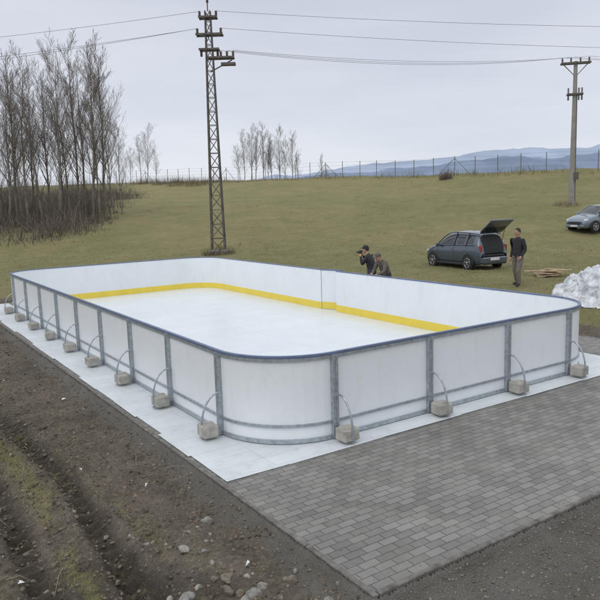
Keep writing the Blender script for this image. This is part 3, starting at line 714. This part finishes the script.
bent=dict(pelvis=(-.12,0,.88),belly=(-.04,0,1.03),chest=(.08,0,1.20),nb=(.17,0,1.33),neck=(.22,0,1.37),hd=(.26,0,1.41),
 shL=(.13,.17,1.28),elL=(.25,.22,1.02),wrL=(.44,.10,.94),shR=(.13,-.17,1.28),elR=(.23,-.24,1.01),wrR=(.44,-.12,.96),
 hipL=(-.10,.10,.83),knL=(.10,.14,.48),anL=(-.03,.15,.09),toL=(.14,.17,.045),hipR=(-.10,-.10,.83),knR=(.04,-.12,.46),anR=(-.16,-.13,.09),toR=(.02,-.15,.045))
person('man_in_grey_jacket',WG(2.62,20.3,0),heading(-.7,-.6),bent,.97,m_olive,m_jean,m_olive,.35)
# ------------------------------------------------------------------ plastic heap, planks
m_plastic=bpy.data.materials.new('white_plastic_film'); nt,N,L,P=nodes(m_plastic); geo=N.new('ShaderNodeNewGeometry')
L.new(ramp(nz(4,5,.7),[(.36,(.42,.47,.52)),(.5,(.68,.71,.74)),(.64,(.84,.86,.88))]),P.inputs['Base Color']); P.inputs['Roughness'].default_value=.25
b=N.new('ShaderNodeBump'); b.inputs['Strength'].default_value=1; b.inputs['Distance'].default_value=.08
vz=N.new('ShaderNodeTexVoronoi'); vz.inputs['Scale'].default_value=4; mpv=N.new('ShaderNodeMapping'); mpv.inputs['Scale'].default_value=(1,1.4,1.1); L.new(geo.outputs['Position'],mpv.inputs[0]); L.new(mpv.outputs[0],vz.inputs['Vector'])
L.new(math_('ADD',vz.outputs['Distance'],math_('MULTIPLY',nz(6,3,.5,(1,1.6,1)),.8)),b.inputs['Height']); L.new(b.outputs['Normal'],P.inputs['Normal'])
n=190; gx,gy=np.meshgrid(np.linspace(-1.6,1.8,n),np.linspace(-1.2,1.2,n))
wx=gx+.35*fbm(gx*2,gy*2,3); wy=gy+.35*fbm(gx*2+9,gy*2,3)
r=np.sqrt(((wx-.25)/1.3)**2+(wy/.9)**2); env=np.clip(1-r**1.6,0,1)**.7
hz=env*(.4+.8*vn(wx*1.6+3,wy*1.6))*(.5+.5*sst((gx+1.0)/1.5))*1.1
def ridged(x,y): return (1-np.abs(vn(x,y)-.5)*2)**2.2
fold=.34*ridged(wx*2.1+wy*1.3,wy*1.9-wx)+.20*ridged(wx*3.6+4,wy*4+wx*2)+.07*ridged(wx*8+wy*5,wy*7)
hz=hz*.75+fold*np.clip(env*2.0,.0,1)*.75+.02
edge=r>1.03+.3*(vn(gx*3.5,gy*3.5)-.3)
px_,py_=W(8.15+gx,18.2+gy); Z=height(px_,py_)+hz
jx=.3*(vn(gx*3,gy*3+5)-.5)+.12*(vn(gx*8,Z*6)-.5); V=np.stack([px_+jx,py_-jx,Z],-1).reshape(-1,3); ii=np.arange(n*n).reshape(n,n)
Q=np.stack([ii[:-1,:-1],ii[:-1,1:],ii[1:,1:],ii[1:,:-1]],-1).reshape(-1,4); Q=Q[~edge.ravel()[Q].all(1)]
npobj('plastic_sheet_heap',V,Q,[m_plastic],smooth=False)
m_wood=mat('sawn_timber',(.46,.35,.23),.8,0,.25,6)
mb=MB(); p=WG(8.55,22.9)
for i in range(12):
    mb.cbox(p+Vector((random.uniform(-.4,.4),random.uniform(-.25,.25),.04+.024*i*.7)),(random.uniform(.6,1.1),.11,.035),.004,0,Matrix.Rotation(-YAW+random.uniform(-.5,.5),3,'Z')@Matrix.Rotation(random.uniform(-.1,.1),3,'Y'))
mb.obj('timber_pile',[m_wood])
# ------------------------------------------------------------------ light
w=bpy.data.worlds.new('World'); S.world=w; w.use_nodes=True; N=w.node_tree.nodes; L=w.node_tree.links; nt=w.node_tree
for n_ in list(N): N.remove(n_)
out=N.new('ShaderNodeOutputWorld'); mx=N.new('ShaderNodeMixShader'); b1=N.new('ShaderNodeBackground'); b2=N.new('ShaderNodeBackground')
sky=N.new('ShaderNodeTexSky'); sky.sky_type='NISHITA'; sky.sun_disc=False; sky.sun_elevation=math.radians(48); sky.sun_rotation=math.radians(250)
L.new(sky.outputs[0],b1.inputs[0]); b1.inputs[1].default_value=.08
tc=N.new('ShaderNodeTexCoord'); sep=N.new('ShaderNodeSeparateXYZ'); L.new(tc.outputs['Generated'],sep.inputs[0])
grad=ramp(sep.outputs['Z'],[(0,(.80,.825,.88)),(.10,(.77,.80,.86)),(.30,(.67,.70,.775)),(.6,(.94,.96,.99)),(1,(1.18,1.2,1.22))])
mp=N.new('ShaderNodeMapping'); mp.inputs['Scale'].default_value=(1,1,5); L.new(tc.outputs['Generated'],mp.inputs[0])
cn=N.new('ShaderNodeTexNoise'); cn.inputs['Scale'].default_value=2.0; cn.inputs['Detail'].default_value=5; cn.inputs['Roughness'].default_value=.5; L.new(mp.outputs[0],cn.inputs['Vector'])
cc=ramp(cn.outputs['Fac'],[(.3,(.83,.85,.89)),(.68,(1.0,1.0,1.0))])
L.new(mix(1,grad,cc,'MULTIPLY'),b2.inputs[0]); b2.inputs[1].default_value=1.08
mx.inputs[0].default_value=.93; L.new(b1.outputs[0],mx.inputs[1]); L.new(b2.outputs[0],mx.inputs[2]); L.new(mx.outputs[0],out.inputs[0])
sl=bpy.data.lights.new('sun','SUN'); sl.energy=.65; sl.angle=math.radians(35); sl.color=(1,.97,.93); so=bpy.data.objects.new('sun',sl); COL.objects.link(so)
sd=Vector((math.sin(math.radians(250))*math.cos(math.radians(48)),math.cos(math.radians(250))*math.cos(math.radians(48)),math.sin(math.radians(48))))
so.rotation_euler=sd.to_track_quat('Z','Y').to_euler()
# ------------------------------------------------------------------ camera
cd=bpy.data.cameras.new('camera'); cd.sensor_width=36; cd.lens=663.9/600*36; cd.clip_end=20000; cd.clip_start=.1
co=bpy.data.objects.new('camera',cd); COL.objects.link(co)
Fv=Vector((math.sin(YAW)*math.cos(PIT),math.cos(YAW)*math.cos(PIT),-math.sin(PIT))); Rt=Vector((math.cos(YAW),-math.sin(YAW),0)); U=Rt.cross(Fv)
R2=Rt*math.cos(ROL)-U*math.sin(ROL); U2=U*math.cos(ROL)+Rt*math.sin(ROL)
M=Matrix((R2,U2,-Fv)).transposed().to_4x4(); M.translation=CAM; co.matrix_world=M
S.camera=co
S.view_settings.view_transform='Standard'; S.view_settings.look='None'; S.view_settings.exposure=0
